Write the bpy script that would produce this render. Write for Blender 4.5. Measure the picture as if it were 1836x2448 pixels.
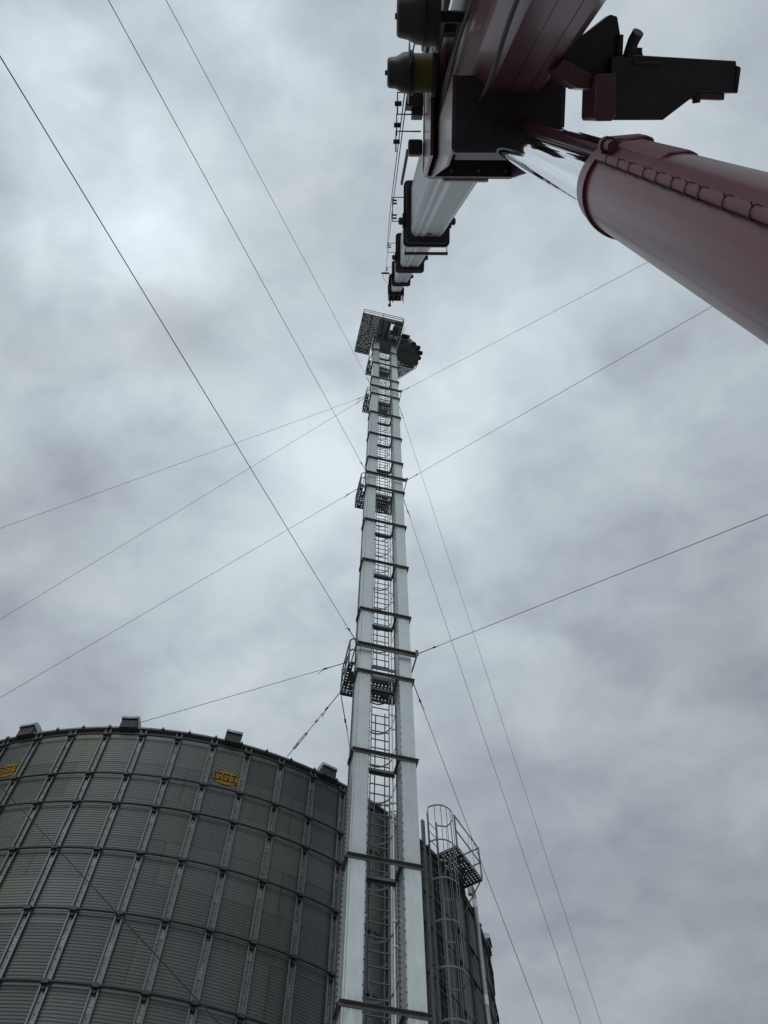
import bpy, math, random
from mathutils import Vector, Matrix
import numpy as np
random.seed(7)
for o in list(bpy.data.objects): bpy.data.objects.remove(o)
scene = bpy.context.scene
COL = scene.collection
R = math.radians

# ---------------------------------------------------------------- camera
CAMZ = 1.7
PITCH, ROLL, FPX = 65.795, -0.229, 2107.3
cam_d = bpy.data.cameras.new('camera'); cam = bpy.data.objects.new('camera', cam_d); COL.objects.link(cam)
cam_d.sensor_fit = 'VERTICAL'; cam_d.sensor_height = 24.0; cam_d.lens = FPX/2448*24.0
cam_d.clip_start = 0.05; cam_d.clip_end = 3000
cam.matrix_world = Matrix.Translation((0, 0, CAMZ)) @ Matrix.Rotation(R(90+PITCH), 4, 'X') @ Matrix.Rotation(R(-ROLL), 4, 'Z')
scene.camera = cam

# ---------------------------------------------------------------- sky, sun, exposure
SUN_EL, SUN_AZ = 30, 200         # behind the cloud deck, at the camera's back
world = bpy.data.worlds.new('World'); scene.world = world; world.use_nodes = True
wn, wl = world.node_tree.nodes, world.node_tree.links
wn.clear()
def W(t, **k):
    n = wn.new(t)
    for a, b in k.items(): setattr(n, a, b)
    return n
def wmath(op, a, b=None, c=None, clamp=False):
    n = W('ShaderNodeMath', operation=op, use_clamp=clamp)
    for i, v in enumerate((a, b, c)):
        if v is None: continue
        if isinstance(v, (int, float)): n.inputs[i].default_value = v
        else: wl.new(v, n.inputs[i])
    return n.outputs[0]
out = W('ShaderNodeOutputWorld')
sky = W('ShaderNodeTexSky', sky_type='NISHITA', sun_disc=False)
sky.sun_elevation = R(SUN_EL); sky.sun_rotation = R(SUN_AZ)
bg1 = W('ShaderNodeBackground'); bg1.inputs[1].default_value = 0.05
wl.new(sky.outputs[0], bg1.inputs[0])
tc = W('ShaderNodeTexCoord')
sep = W('ShaderNodeSeparateXYZ'); wl.new(tc.outputs['Generated'], sep.inputs[0])
zc = wmath('MULTIPLY', wmath('ADD', wmath('MAXIMUM', sep.outputs[2], 0.0), 0.40), 0.72)
px = wmath('DIVIDE', sep.outputs[0], zc); py = wmath('DIVIDE', sep.outputs[1], zc)
cmb = W('ShaderNodeCombineXYZ'); wl.new(px, cmb.inputs[0]); wl.new(py, cmb.inputs[1])
cmb.inputs[2].default_value = 3.7
def noise(scale, detail, rough, dist, off=0.0):
    mp = W('ShaderNodeMapping'); mp.inputs['Location'].default_value = (off, off*0.7, 0); wl.new(cmb.outputs[0], mp.inputs[0])
    mp.inputs['Rotation'].default_value = (0, 0, R(35)); mp.inputs['Scale'].default_value = (1, 1.25, 1)
    n = W('ShaderNodeTexNoise'); n.inputs['Scale'].default_value = scale; n.inputs['Detail'].default_value = detail
    n.inputs['Roughness'].default_value = rough; n.inputs['Distortion'].default_value = dist
    wl.new(mp.outputs[0], n.inputs[0]); return n.outputs[0]
def pix(x, y):                      # direction in the sky, measured from the photograph
    a_, b_ = (x-918)/FPX, (y-1224)/FPX
    c_, s_ = math.cos(R(PITCH)), math.sin(R(PITCH))
    return Vector((a_, c_+b_*s_, s_-b_*c_)).normalized()
n1 = noise(4.8, 4, 0.45, 0.35, 1.3); n2 = noise(11.5, 6, 0.52, 0.35, 4.1); n3 = noise(1.5, 2, 0.4, 0.0, 9.2)
c = wmath('MULTIPLY_ADD', n3, 0.16, wmath('MULTIPLY_ADD', n2, 0.33, wmath('MULTIPLY', n1, 0.46)))
contrast = wmath('MULTIPLY_ADD', wmath('SUBTRACT', c, 0.475), 4.0, 0.5, clamp=True)
# direction wobbled by noise so that the placed cloud swells have torn edges
wob = W('ShaderNodeTexNoise'); wob.inputs['Scale'].default_value = 7.0; wob.inputs['Detail'].default_value = 4; wl.new(tc.outputs['Generated'], wob.inputs[0])
w1 = W('ShaderNodeVectorMath', operation='SUBTRACT'); wl.new(wob.outputs['Color'], w1.inputs[0]); w1.inputs[1].default_value = (0.5, 0.5, 0.5)
w2 = W('ShaderNodeVectorMath', operation='SCALE'); wl.new(w1.outputs[0], w2.inputs[0]); w2.inputs['Scale'].default_value = 0.17
w3 = W('ShaderNodeVectorMath', operation='ADD'); wl.new(tc.outputs['Generated'], w3.inputs[0]); wl.new(w2.outputs[0], w3.inputs[1])
w4 = W('ShaderNodeVectorMath', operation='NORMALIZE'); wl.new(w3.outputs[0], w4.inputs[0])
def lobe(dirv, p):
    vm = W('ShaderNodeVectorMath', operation='DOT_PRODUCT'); wl.new(w4.outputs[0], vm.inputs[0])
    vm.inputs[1].default_value = Vector(dirv).normalized()
    return wmath('POWER', wmath('MAXIMUM', vm.outputs['Value'], 0.0), p)
elev = wmath('MAXIMUM', sep.outputs[2], 0.0)
br = wmath('MULTIPLY_ADD', elev, 0.22, 0.24)
for dv_, p_, amp_ in (((0.0, 0.28, 0.95), 7, 0.09), ((0.0, -0.86, 0.5), 4, 0.16), (pix(760, 1085), 90, 0.07), (pix(1150, 1020), 150, 0.06),
                      (pix(396, 585), 420, 0.17), (pix(330, 520), 500, 0.10), (pix(108, 553), 330, 0.18), (pix(150, 640), 500, 0.08), (pix(217, 250), 230, 0.20), (pix(150, 200), 400, 0.08), (pix(597, 90), 250, 0.24), (pix(304, 879), 420, 0.16),
                      (pix(1130, 1330), 120, 0.06), (pix(60, 930), 250, 0.10), (pix(1500, 1000), 80, 0.03), (pix(380, 1500), 90, 0.06), (pix(1300, 700), 160, 0.08), (pix(560, 470), 400, 0.07), (pix(760, 1120), 260, 0.05),
                      (pix(705, 400), 110, -0.06), (pix(363, 790), 700, -0.14), (pix(195, 600), 1500, -0.10), (pix(293, 215), 4000, -0.12), (pix(230, 770), 260, -0.10), (pix(60, 790), 400, -0.08),
                      (pix(150, 380), 300, -0.06), (pix(480, 190), 200, -0.05),
                      (pix(90, 1250), 110, -0.06), (pix(1740, 1500), 60, -0.07), (pix(1350, 1900), 40, -0.01), (pix(1790, 2250), 60, -0.03), (pix(1250, 1180), 300, -0.06)):
    br = wmath('MULTIPLY_ADD', lobe(dv_, p_), amp_, br)
br = wmath('MULTIPLY', br, wmath('MULTIPLY_ADD', contrast, 0.42, 0.875))
ramp = W('ShaderNodeMix', data_type='RGBA'); wl.new(contrast, ramp.inputs[0])
ramp.inputs[6].default_value = (0.875, 0.985, 1.11, 1); ramp.inputs[7].default_value = (0.905, 1.012, 1.07, 1)
bg2 = W('ShaderNodeBackground'); wl.new(ramp.outputs[2], bg2.inputs[0]); wl.new(br, bg2.inputs[1])
# thin share of the clear sky above the cloud deck
mixs = W('ShaderNodeMixShader'); mixs.inputs[0].default_value = 0.93
wl.new(bg1.outputs[0], mixs.inputs[1]); wl.new(bg2.outputs[0], mixs.inputs[2]); wl.new(mixs.outputs[0], out.inputs[0])

sd = bpy.data.lights.new('sun', 'SUN'); sd.energy = 0.5; sd.angle = R(30); sd.color = (1, 0.97, 0.93)
sun = bpy.data.objects.new('sun', sd); COL.objects.link(sun)
sun.rotation_euler = (R(90-SUN_EL), 0, R(180-SUN_AZ))
vs = scene.view_settings; vs.view_transform = 'Standard'; vs.look = 'None'; vs.gamma = 1; vs.exposure = 0.0; vs.use_curve_mapping = False

# ---------------------------------------------------------------- materials
MATS = {}
def mat(name, col, rough=0.5, metal=0.0, var=0.12, scale=3.0, bump=0.0, coat=0.0, streak=0.0, dirt=None, spec=0.5, roughvar=0.1):
    m = bpy.data.materials.new(name); m.use_nodes = True
    N, L = m.node_tree.nodes, m.node_tree.links
    p = N['Principled BSDF']
    p.inputs['Roughness'].default_value = rough; p.inputs['Metallic'].default_value = metal
    p.inputs['Coat Weight'].default_value = coat; p.inputs['Coat Roughness'].default_value = 0.12
    p.inputs['Specular IOR Level'].default_value = spec
    t = N.new('ShaderNodeTexCoord')
    nz = N.new('ShaderNodeTexNoise'); nz.inputs['Scale'].default_value = scale; nz.inputs['Detail'].default_value = 6; nz.inputs['Roughness'].default_value = 0.62
    L.new(t.outputs['Object'], nz.inputs[0])
    fac = nz.outputs[0]
    if streak:
        mp = N.new('ShaderNodeMapping'); mp.inputs['Scale'].default_value = (9, 9, 0.55); L.new(t.outputs['Object'], mp.inputs[0])
        n2 = N.new('ShaderNodeTexNoise'); n2.inputs['Scale'].default_value = 1.6; n2.inputs['Detail'].default_value = 4; L.new(mp.outputs[0], n2.inputs[0])
        mx = N.new('ShaderNodeMix'); mx.inputs[0].default_value = streak
        L.new(nz.outputs[0], mx.inputs[2]); L.new(n2.outputs[0], mx.inputs[3]); fac = mx.outputs[0]
    cr = N.new('ShaderNodeValToRGB')
    cr.color_ramp.elements[0].position = 0.3; cr.color_ramp.elements[1].position = 0.7
    lo = [max(0, c*(1-var)) for c in col]; hi = [min(1, c*(1+var)) for c in col]
    if dirt: lo = list(dirt)
    cr.color_ramp.elements[0].color = (*lo, 1); cr.color_ramp.elements[1].color = (*hi, 1)
    L.new(fac, cr.inputs[0]); L.new(cr.outputs[0], p.inputs['Base Color'])
    mr = N.new('ShaderNodeMapRange'); mr.inputs[3].default_value = max(0.02, rough-roughvar); mr.inputs[4].default_value = min(1, rough+roughvar)
    L.new(fac, mr.inputs[0]); L.new(mr.outputs[0], p.inputs['Roughness'])
    if bump:
        bp = N.new('ShaderNodeBump'); bp.inputs['Strength'].default_value = bump; bp.inputs['Distance'].default_value = 0.02
        L.new(nz.outputs[0], bp.inputs['Height']); L.new(bp.outputs[0], p.inputs['Normal'])
    MATS[name] = m; return m
mat('casing', (0.69, 0.75, 0.75), 0.38, 0.40, 0.075, 2.6, 0.05, streak=0.35)
mat('casing_side', (0.30, 0.32, 0.32), 0.5, 0.3, 0.12, 3)
mat('angle_iron', (0.16, 0.165, 0.16), 0.6, 0.3, 0.25, 6)
mat('galv', (0.42, 0.45, 0.46), 0.45, 0.5, 0.15, 8)
mat('galv_dark', (0.20, 0.215, 0.22), 0.5, 0.4, 0.2, 6)
mat('galv_mid', (0.20, 0.215, 0.22), 0.5, 0.4, 0.2, 6)
mat('galv_bright', (0.75, 0.78, 0.79), 0.38, 0.4, 0.12, 12)
mat('tread_plate', (0.12, 0.13, 0.13), 0.6, 0.3, 0.25, 9)
mat('bolt', (0.06, 0.06, 0.06), 0.6, 0.3)
mat('cable', (0.035, 0.037, 0.04), 0.75, 0.0, spec=0.2)
mat('stiffener', (0.17, 0.188, 0.19), 0.5, 0.35, 0.22, 4, streak=0.5)
mat('splice', (0.28, 0.30, 0.31), 0.5, 0.3, 0.5, 14)
mat('wind_ring', (0.05, 0.056, 0.06), 0.55, 0.3, 0.25, 5)
mat('roof_metal', (0.13, 0.14, 0.15), 0.5, 0.3, 0.15, 4)
mat('vent_metal', (0.45, 0.49, 0.52), 0.5, 0.3, 0.15, 7)
mat('vent_dark', (0.05, 0.05, 0.055), 0.7)
mat('logo_yellow', (0.46, 0.28, 0.04), 0.6, 0.0, 0.3, 12)
mat('logo_black', (0.012, 0.012, 0.014), 0.6)
mat('red_paint', (0.15, 0.042, 0.055), 0.42, 0.0, 0.26, 3.0, 0.0, coat=0.16, streak=0.3, spec=0.25, roughvar=0.06)
mat('red_matte', (0.17, 0.065, 0.078), 0.6, 0, 0.15, 5, spec=0.3)
mat('red_boom', (0.15, 0.052, 0.064), 0.42, 0.0, 0.26, 1.6, 0.0, coat=0.2, roughvar=0.1, streak=0.3, spec=0.4)
mat('red_dark', (0.11, 0.035, 0.042), 0.4, 0.0, 0.18, 2, coat=0.2)
mat('black_paint', (0.030, 0.023, 0.031), 0.5, 0.0, 0.3, 4)
mat('boom_grey', (0.30, 0.325, 0.33), 0.4, 0.15, 0.10, 1.4, 0.03, streak=0.35, dirt=(0.20, 0.215, 0.215))
mat('boom_sky_sheen', (0.50, 0.53, 0.54), 0.35, 0.1, 0.10, 2.5, streak=0.5)  # paler grey for the sky reflection painted along the boom underside
mat('reel_yellow', (0.13, 0.11, 0.02), 0.6, 0, 0.2, 20)
mat('reel_dark', (0.035, 0.026, 0.028), 0.5, 0, 0.25, 5)
mat('rubber', (0.02, 0.02, 0.02), 0.7)
mat('white_mark', (0.45, 0.52, 0.48), 0.5)
mat('green_rope', (0.05, 0.22, 0.09), 0.8)
mat('orange_rope', (0.30, 0.10, 0.06), 0.7)
mat('rust_plate', (0.33, 0.24, 0.20), 0.5, 0.1, 0.25, 6)
def joint_dirt(name):
    m = MATS[name]; N, L = m.node_tree.nodes, m.node_tree.links; p = N['Principled BSDF']
    src = p.inputs['Base Color'].links[0].from_socket
    def q(op, a, b=None, c=None, cl=False):
        n = N.new('ShaderNodeMath'); n.operation = op; n.use_clamp = cl
        for i, v in enumerate((a, b, c)):
            if v is None: continue
            if isinstance(v, (int, float)): n.inputs[i].default_value = v
            else: L.new(v, n.inputs[i])
        return n.outputs[0]
    tc_ = N.new('ShaderNodeTexCoord'); sp_ = N.new('ShaderNodeSeparateXYZ'); L.new(tc_.outputs['Object'], sp_.inputs[0])
    t = q('MULTIPLY_ADD', sp_.outputs[2], 1/3.048, -2.05/3.048)
    fr_, fl_ = q('FRACT', t), q('FLOOR', t)
    wn_ = N.new('ShaderNodeTexWhiteNoise'); wn_.noise_dimensions = '1D'; L.new(fl_, wn_.inputs['W'])
    nz_ = N.new('ShaderNodeTexNoise'); nz_.inputs['Scale'].default_value = 5; nz_.inputs['Detail'].default_value = 6
    mp_ = N.new('ShaderNodeMapping'); mp_.inputs['Scale'].default_value = (2.2, 2.2, 0.6); L.new(tc_.outputs['Object'], mp_.inputs[0]); L.new(mp_.outputs[0], nz_.inputs[0])
    up = q('MULTIPLY_ADD', fr_, 5.0, -4.0, True)                      # rises just below each joint
    lo = q('MULTIPLY_ADD', fr_, -9.0, 1.0, True)                      # and right above it
    mask = q('MULTIPLY', q('MAXIMUM', up, lo), q('MULTIPLY_ADD', nz_.outputs[0], 3.2, -1.25, True))
    blot = q('MULTIPLY_ADD', nz_.outputs[0], 0.22, 0.86)
    k = q('MULTIPLY', q('MULTIPLY', q('MULTIPLY_ADD', mask, -0.45, 1.0), blot), q('MULTIPLY_ADD', wn_.outputs['Value'], 0.20, 0.86))
    vm_ = N.new('ShaderNodeVectorMath'); vm_.operation = 'SCALE'; L.new(src, vm_.inputs[0]); L.new(k, vm_.inputs['Scale'])
    L.new(vm_.outputs[0], p.inputs['Base Color'])
joint_dirt('casing')
mc = mat('chrome', (0.68, 0.70, 0.74), 0.03, 1.0, 0.0, 1.0, roughvar=0.0)
mg = mat('gravel', (0.27, 0.26, 0.24), 0.95, 0, 0.35, 30, 0.6)

# corrugated wall: every sheet its own tint, lap seams, a few greenish stained sheets
mw = bpy.data.materials.new('corrugated'); mw.use_nodes = True
N, L = mw.node_tree.nodes, mw.node_tree.links
P = N['Principled BSDF']
def nd(t, **k):
    n = N.new(t)
    for a, b in k.items(): setattr(n, a, b)
    return n
def nm(op, a, b=None, c=None, clamp=False):
    n = nd('ShaderNodeMath', operation=op, use_clamp=clamp)
    for i, v in enumerate((a, b, c)):
        if v is None: continue
        if isinstance(v, (int, float)): n.inputs[i].default_value = v
        else: L.new(v, n.inputs[i])
    return n.outputs[0]
uv = nd('ShaderNodeUVMap', uv_map='sheet'); sp = nd('ShaderNodeSeparateXYZ'); L.new(uv.outputs[0], sp.inputs[0])
vrow = nm('FLOOR', sp.outputs[1])
usheet = nm('MULTIPLY_ADD', sp.outputs[0], 1/3.0, nm('MULTIPLY', nm('MODULO', vrow, 2.0), 0.5))
ufl = nm('FLOOR', usheet)
cb = nd('ShaderNodeCombineXYZ'); L.new(ufl, cb.inputs[0]); L.new(vrow, cb.inputs[1])
wnz = nd('ShaderNodeTexWhiteNoise'); wnz.noise_dimensions = '2D'; L.new(cb.outputs[0], wnz.inputs['Vector'])
tcw = nd('ShaderNodeTexCoord')
nzw = nd('ShaderNodeTexNoise'); nzw.inputs['Scale'].default_value = 0.9; nzw.inputs['Detail'].default_value = 5; mpz = nd('ShaderNodeMapping'); mpz.inputs['Scale'].default_value = (1, 1, 0.22); L.new(tcw.outputs['Object'], mpz.inputs[0]); L.new(mpz.outputs[0], nzw.inputs[0])
mpw = nd('ShaderNodeMapping'); mpw.inputs['Scale'].default_value = (6, 6, 0.5); L.new(tcw.outputs['Object'], mpw.inputs[0])
nst = nd('ShaderNodeTexNoise'); nst.inputs['Scale'].default_value = 1.0; nst.inputs['Detail'].default_value = 5; L.new(mpw.outputs[0], nst.inputs[0])
nfi = nd('ShaderNodeTexNoise'); nfi.inputs['Scale'].default_value = 45; nfi.inputs['Detail'].default_value = 3; L.new(tcw.outputs['Object'], nfi.inputs[0])
val = nm('MULTIPLY_ADD', wnz.outputs['Value'], 0.42, 0.55)
val = nm('MULTIPLY_ADD', nst.outputs[0], 0.35, val)
val = nm('MULTIPLY_ADD', nfi.outputs[0], 0.22, val)
fu = nm('FRACT', usheet); fv = nm('FRACT', sp.outputs[1])
seam = nm('MAXIMUM', nm('LESS_THAN', fu, 0.012), nm('LESS_THAN', fv, 0.02))
val = nm('MULTIPLY', val, nm('MULTIPLY_ADD', seam, -0.35, 1.0))
hs = nd('ShaderNodeMix', data_type='RGBA'); L.new(nm('MULTIPLY_ADD', nzw.outputs[0], 4.2, -1.8, clamp=True), hs.inputs[0])
hs.inputs[6].default_value = (0.122, 0.140, 0.142, 1); hs.inputs[7].default_value = (0.130, 0.138, 0.116, 1)
vm = nd('ShaderNodeVectorMath', operation='SCALE'); L.new(hs.outputs[2], vm.inputs[0]); L.new(val, vm.inputs['Scale'])
L.new(vm.outputs[0], P.inputs['Base Color']); P.inputs['Metallic'].default_value = 0.35
L.new(nm('MULTIPLY_ADD', nst.outputs[0], 0.25, 0.33), P.inputs['Roughness'])
MATS['corrugated'] = mw

# ---------------------------------------------------------------- mesh helpers
class MB:
    def __init__(s): s.v = []; s.f = []; s.m = []; s.sm = []
    def face(s, idx, mi=0, sm=False): s.f.append(idx); s.m.append(mi); s.sm.append(sm)
    def box(s, fr, a0, a1, b0, b1, c0, c1, mi=0):
        n = len(s.v)
        for c in (c0, c1):
            for x, y in ((a0, b0), (a1, b0), (a1, b1), (a0, b1)): s.v.append(tuple(fr(x, y, c)))
        for q in ((3, 2, 1, 0), (4, 5, 6, 7), (0, 1, 5, 4), (1, 2, 6, 5), (2, 3, 7, 6), (3, 0, 4, 7)): s.face([n+i for i in q], mi)
    def prism(s, fr, pts, c0, c1, mi=0, axis=2, sm=False):
        """polygon pts in the two other axes, extruded along 'axis' from c0 to c1"""
        n = len(s.v); k = len(pts)
        for c in (c0, c1):
            for x, y in pts:
                q = (x, y, c) if axis == 2 else ((c, x, y) if axis == 0 else (x, c, y))
                s.v.append(tuple(fr(*q)))
        s.face([n+i for i in range(k)][::-1], mi); s.face([n+k+i for i in range(k)], mi)
        for i in range(k): j = (i+1) % k; s.face([n+i, n+j, n+k+j, n+k+i], mi, sm)
    def tube(s, pts, r, seg=8, mi=0, caps=True, closed=False, sm=True):
        pts = [Vector(p) for p in pts]; rr = r if isinstance(r, (list, tuple)) else [r]*len(pts)
        n0 = len(s.v); K = len(pts)
        t0 = (pts[1]-pts[0]).normalized()
        up = Vector((0, 0, 1)) if abs(t0.z) < 0.9 else Vector((1, 0, 0))
        nx = t0.cross(up).normalized()
        for i, p in enumerate(pts):
            if closed: t = (pts[(i+1) % K]-pts[i-1]).normalized()
            elif i == 0: t = t0
            elif i == K-1: t = (pts[-1]-pts[-2]).normalized()
            else: t = ((pts[i+1]-p).normalized()+(p-pts[i-1]).normalized()).normalized()
            nx = (nx-t*nx.dot(t)).normalized(); ny = t.cross(nx)
            for j in range(seg):
                an = 2*math.pi*j/seg
                s.v.append(tuple(p+(nx*math.cos(an)+ny*math.sin(an))*rr[i]))
        for i in range(K if closed else K-1):
            A = n0+i*seg; B = n0+((i+1) % K)*seg
            for j in range(seg): k = (j+1) % seg; s.face([A+j, A+k, B+k, B+j], mi, sm)
        if caps and not closed:
            for q0, rev in ((n0, True), (n0+(K-1)*seg, False)):
                n = len(s.v); s.v += [s.v[q0+j] for j in range(seg)]
                ii = [n+j for j in range(seg)]; s.face(ii[::-1] if rev else ii, mi)
    def lathe(s, c, ax, prof, seg=32, mi=0, sm=True):
        """prof: list of (distance along ax, radius[, mi])"""
        c = Vector(c); ax = Vector(ax).normalized()
        up = Vector((0, 0, 1)) if abs(ax.z) < 0.9 else Vector((1, 0, 0))
        nx = ax.cross(up).normalized(); ny = ax.cross(nx)
        n0 = len(s.v)
        p2 = [prof[0]]
        for i in range(1, len(prof)):
            if i < len(prof)-1:
                a_ = math.atan2(prof[i][1]-prof[i-1][1], prof[i][0]-prof[i-1][0]); b_ = math.atan2(prof[i+1][1]-prof[i][1], prof[i+1][0]-prof[i][0])
                p2.append(prof[i])
                if abs(a_-b_) > 0.45: p2.append(prof[i])
            else: p2.append(prof[i])
        prof = p2
        for q in prof:
            for j in range(seg):
                an = 2*math.pi*j/seg; s.v.append(tuple(c+ax*q[0]+(nx*math.cos(an)+ny*math.sin(an))*q[1]))
        for i in range(len(prof)-1):
            m2 = prof[i][2] if len(prof[i]) > 2 else mi
            A = n0+i*seg; B = A+seg
            if prof[i][0] == prof[i+1][0] and prof[i][1] == prof[i+1][1]: continue
            flat = abs(prof[i][0]-prof[i+1][0]) < 1e-5
            for j in range(seg): k = (j+1) % seg; s.face([A+j, A+k, B+k, B+j], m2, sm and not flat)
        for q0, rev in ((n0, True), (n0+(len(prof)-1)*seg, False)):
            n = len(s.v); s.v += [s.v[q0+j] for j in range(seg)]
            ii = [n+j for j in range(seg)]; s.face(ii[::-1] if rev else ii, mi)
WL = {}
def wloc(o): return WL.get(o.name, Vector((0, 0, 0)))
def obj(name, mb, mats, parent=None, bevel=0, solid=0):
    """link one mesh object; vertices are given in world metres"""
    V = np.array(mb.v, dtype=float)
    c = Vector(((V[:, 0].min()+V[:, 0].max())/2, (V[:, 1].min()+V[:, 1].max())/2, V[:, 2].min()))
    me = bpy.data.meshes.new(name)
    me.from_pydata([tuple(x) for x in (V-np.array(c)).tolist()], [], mb.f)
    for m in (mats if isinstance(mats, (list, tuple)) else [mats]): me.materials.append(MATS[m])
    me.polygons.foreach_set('material_index', mb.m); me.polygons.foreach_set('use_smooth', mb.sm); me.update()
    import bmesh
    if len(mb.f) < 60000:
        bm = bmesh.new(); bm.from_mesh(me); bmesh.ops.recalc_face_normals(bm, faces=bm.faces); bm.to_mesh(me); bm.free()
    o = bpy.data.objects.new(name, me); COL.objects.link(o)
    if parent is not None: o.parent = parent; o.location = c-wloc(parent)
    else: o.location = c
    WL[o.name] = c
    if bevel:
        b = o.modifiers.new('b', 'BEVEL'); b.width = bevel; b.segments = 2; b.limit_method = 'ANGLE'; b.angle_limit = R(40)
    if solid:
        b = o.modifiers.new('s', 'SOLIDIFY'); b.thickness = solid
    return o
def tag(o, label=None, cat=None, group=None, kind=None):
    if label: o['label'] = label
    if cat: o['category'] = cat
    if group: o['group'] = group
    if kind: o['kind'] = kind
    return o
def thing(name, loc, label, cat, group=None):
    o = bpy.data.objects.new(name, None); COL.objects.link(o); o.location = loc; o.empty_display_size = 0.2
    WL[o.name] = Vector(loc); return tag(o, label, cat, group)
def copy_part(src, parent, delta):
    """copy a part (and its sub-parts) shifted by a world offset"""
    c = src.copy(); COL.objects.link(c); c.parent = parent
    c.location = src.location+Vector(delta); WL[c.name] = wloc(src)+Vector(delta)
    for ch in [x for x in bpy.data.objects if x.parent is src]:
        d = ch.copy(); COL.objects.link(d); d.parent = c; WL[d.name] = wloc(ch)+Vector(delta)
    return c
def H(h): return h+CAMZ

# ---------------------------------------------------------------- ground
g = MB(); S = 1500
g.v = [(-S, -S, 0), (S, -S, 0), (S, S, 0), (-S, S, 0)]; g.face([0, 1, 2, 3])
tag(obj('ground', g, 'gravel'), kind='structure')

# ---------------------------------------------------------------- the steel grain bin
CX, CY = -6.514, 23.175
RW, HE = 9.585, 17.3            # wall radius, eave height above the camera
def cyl(ang, r, z): return Vector((CX+r*math.cos(R(ang)), CY+r*math.sin(R(ang)), z))
def CF(ang):
    """frame at an angle of the bin: (tangent, radius, z)"""
    ca, sa = math.cos(R(ang)), math.sin(R(ang))
    return lambda t, r, z: Vector((CX+r*ca-t*sa, CY+r*sa+t*ca, z))
binn = thing('grain_bin', (CX, CY, 0), 'huge round corrugated steel grain bin with ribs, hoops and roof vents', 'grain bin')
NST = 71; A0 = -100.75; DA = 360/NST
PIT = 0.0676; AMP = 0.012
ztop = H(HE)-0.02; nz_ = int(ztop/PIT*4)
zs = ztop-np.arange(nz_)*PIT/4
seg = NST*3
ph = np.arange(nz_) % 4
rr = RW+AMP*np.array([0, 1, 0, -1])[ph]
top = zs > ztop-0.30; rr = np.where(top, RW+0.004, rr)
zs = np.append(zs, 0.0); rr = np.append(rr, RW)
an = R(A0)+np.arange(seg+1)*2*math.pi/seg
X = CX+rr[:, None]*np.cos(an)[None]; Y = CY+rr[:, None]*np.sin(an)[None]; Z = np.repeat(zs[:, None], seg+1, 1)
V = np.stack([X-CX, Y-CY, Z], -1).reshape(-1, 3)
I, J = np.meshgrid(np.arange(len(zs)-1), np.arange(seg), indexing='ij'); b0 = (I*(seg+1)+J).ravel()
F = np.stack([b0, b0+seg+1, b0+seg+2, b0+1], 1)
me = bpy.data.meshes.new('wall')
me.vertices.add(len(V)); me.vertices.foreach_set('co', V.ravel())
me.loops.add(F.size); me.loops.foreach_set('vertex_index', F.ravel().astype(np.int32))
me.polygons.add(len(F)); me.polygons.foreach_set('loop_start', np.arange(0, F.size, 4, dtype=np.int32)); me.polygons.foreach_set('loop_total', np.full(len(F), 4, dtype=np.int32))
me.polygons.foreach_set('use_smooth', np.ones(len(F), dtype=bool))
me.update(calc_edges=True)
uvl = me.uv_layers.new(name='sheet')
U = (np.arange(seg+1)/3.0)[None]+np.zeros((len(zs), 1)); VV = ((ztop-zs)/(PIT*16.5))[:, None]+np.zeros((1, seg+1))
UVv = np.stack([U, VV], -1).reshape(-1, 2)
uvl.data.foreach_set('uv', UVv[F.ravel()].ravel())
me.materials.append(mw); me.validate()
wall = bpy.data.objects.new('wall', me); COL.objects.link(wall); wall.parent = binn; WL[wall.name] = Vector((CX, CY, 0))

# roof: cone with radial ribs that end in small peaks over the eave
rf = MB(); NR = 95; RA0 = -105.66
re_ = 9.69; zr = H(HE); slope = math.tan(R(28))
ring_r = [re_, 1.0]; pts = []
for r_ in ring_r:
    for k in range(NR*2): pts.append(cyl(RA0+k*180/NR, r_, zr+(re_-r_)*slope))
rf.v = [tuple(p) for p in pts]; M2 = NR*2
for k in range(M2): j = (k+1) % M2; rf.face([k, j, M2+j, M2+k])
n0 = len(rf.v)                                              # turned-down eave lip
for k in range(M2): rf.v.append(tuple(cyl(RA0+k*180/NR, re_-0.004, zr-0.05)))
for k in range(M2): j = (k+1) % M2; rf.face([k, n0+k, n0+j, j])
n1_ = len(rf.v)                                             # soffit to the wall
for k in range(M2): rf.v.append(tuple(cyl(RA0+k*180/NR, RW-0.02, zr-0.045)))
for k in range(M2): j = (k+1) % M2; rf.face([n0+k, n1_+k, n1_+j, n0+j])
for k in range(NR):
    fr = CF(RA0+k*360/NR); n = len(rf.v)
    for r_, w_, h_ in ((re_+0.03, 0.038, 0.085), (1.2, 0.03, 0.06)):
        z_ = zr+(re_-r_)*slope
        for t in ((-w_, 0), (0.0, h_), (w_, 0)): rf.v.append(tuple(fr(t[0], r_, z_+t[1]-0.02)))
    rf.face([n, n+1, n+2]); rf.face([n+3, n+5, n+4]); rf.face([n, n+3, n+4, n+1]); rf.face([n+1, n+4, n+5, n+2]); rf.face([n, n+2, n+5, n+3])
roof = obj('roof', rf, 'roof_metal', binn)
cp = MB(); cp.lathe((CX, CY, zr+(re_-1.1)*slope-0.1), (0, 0, 1), [(0, 1.15), (0.25, 1.15), (0.5, 0.6), (0.55, 0.55)], 24)
obj('cap', cp, 'roof_metal', roof)

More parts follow.
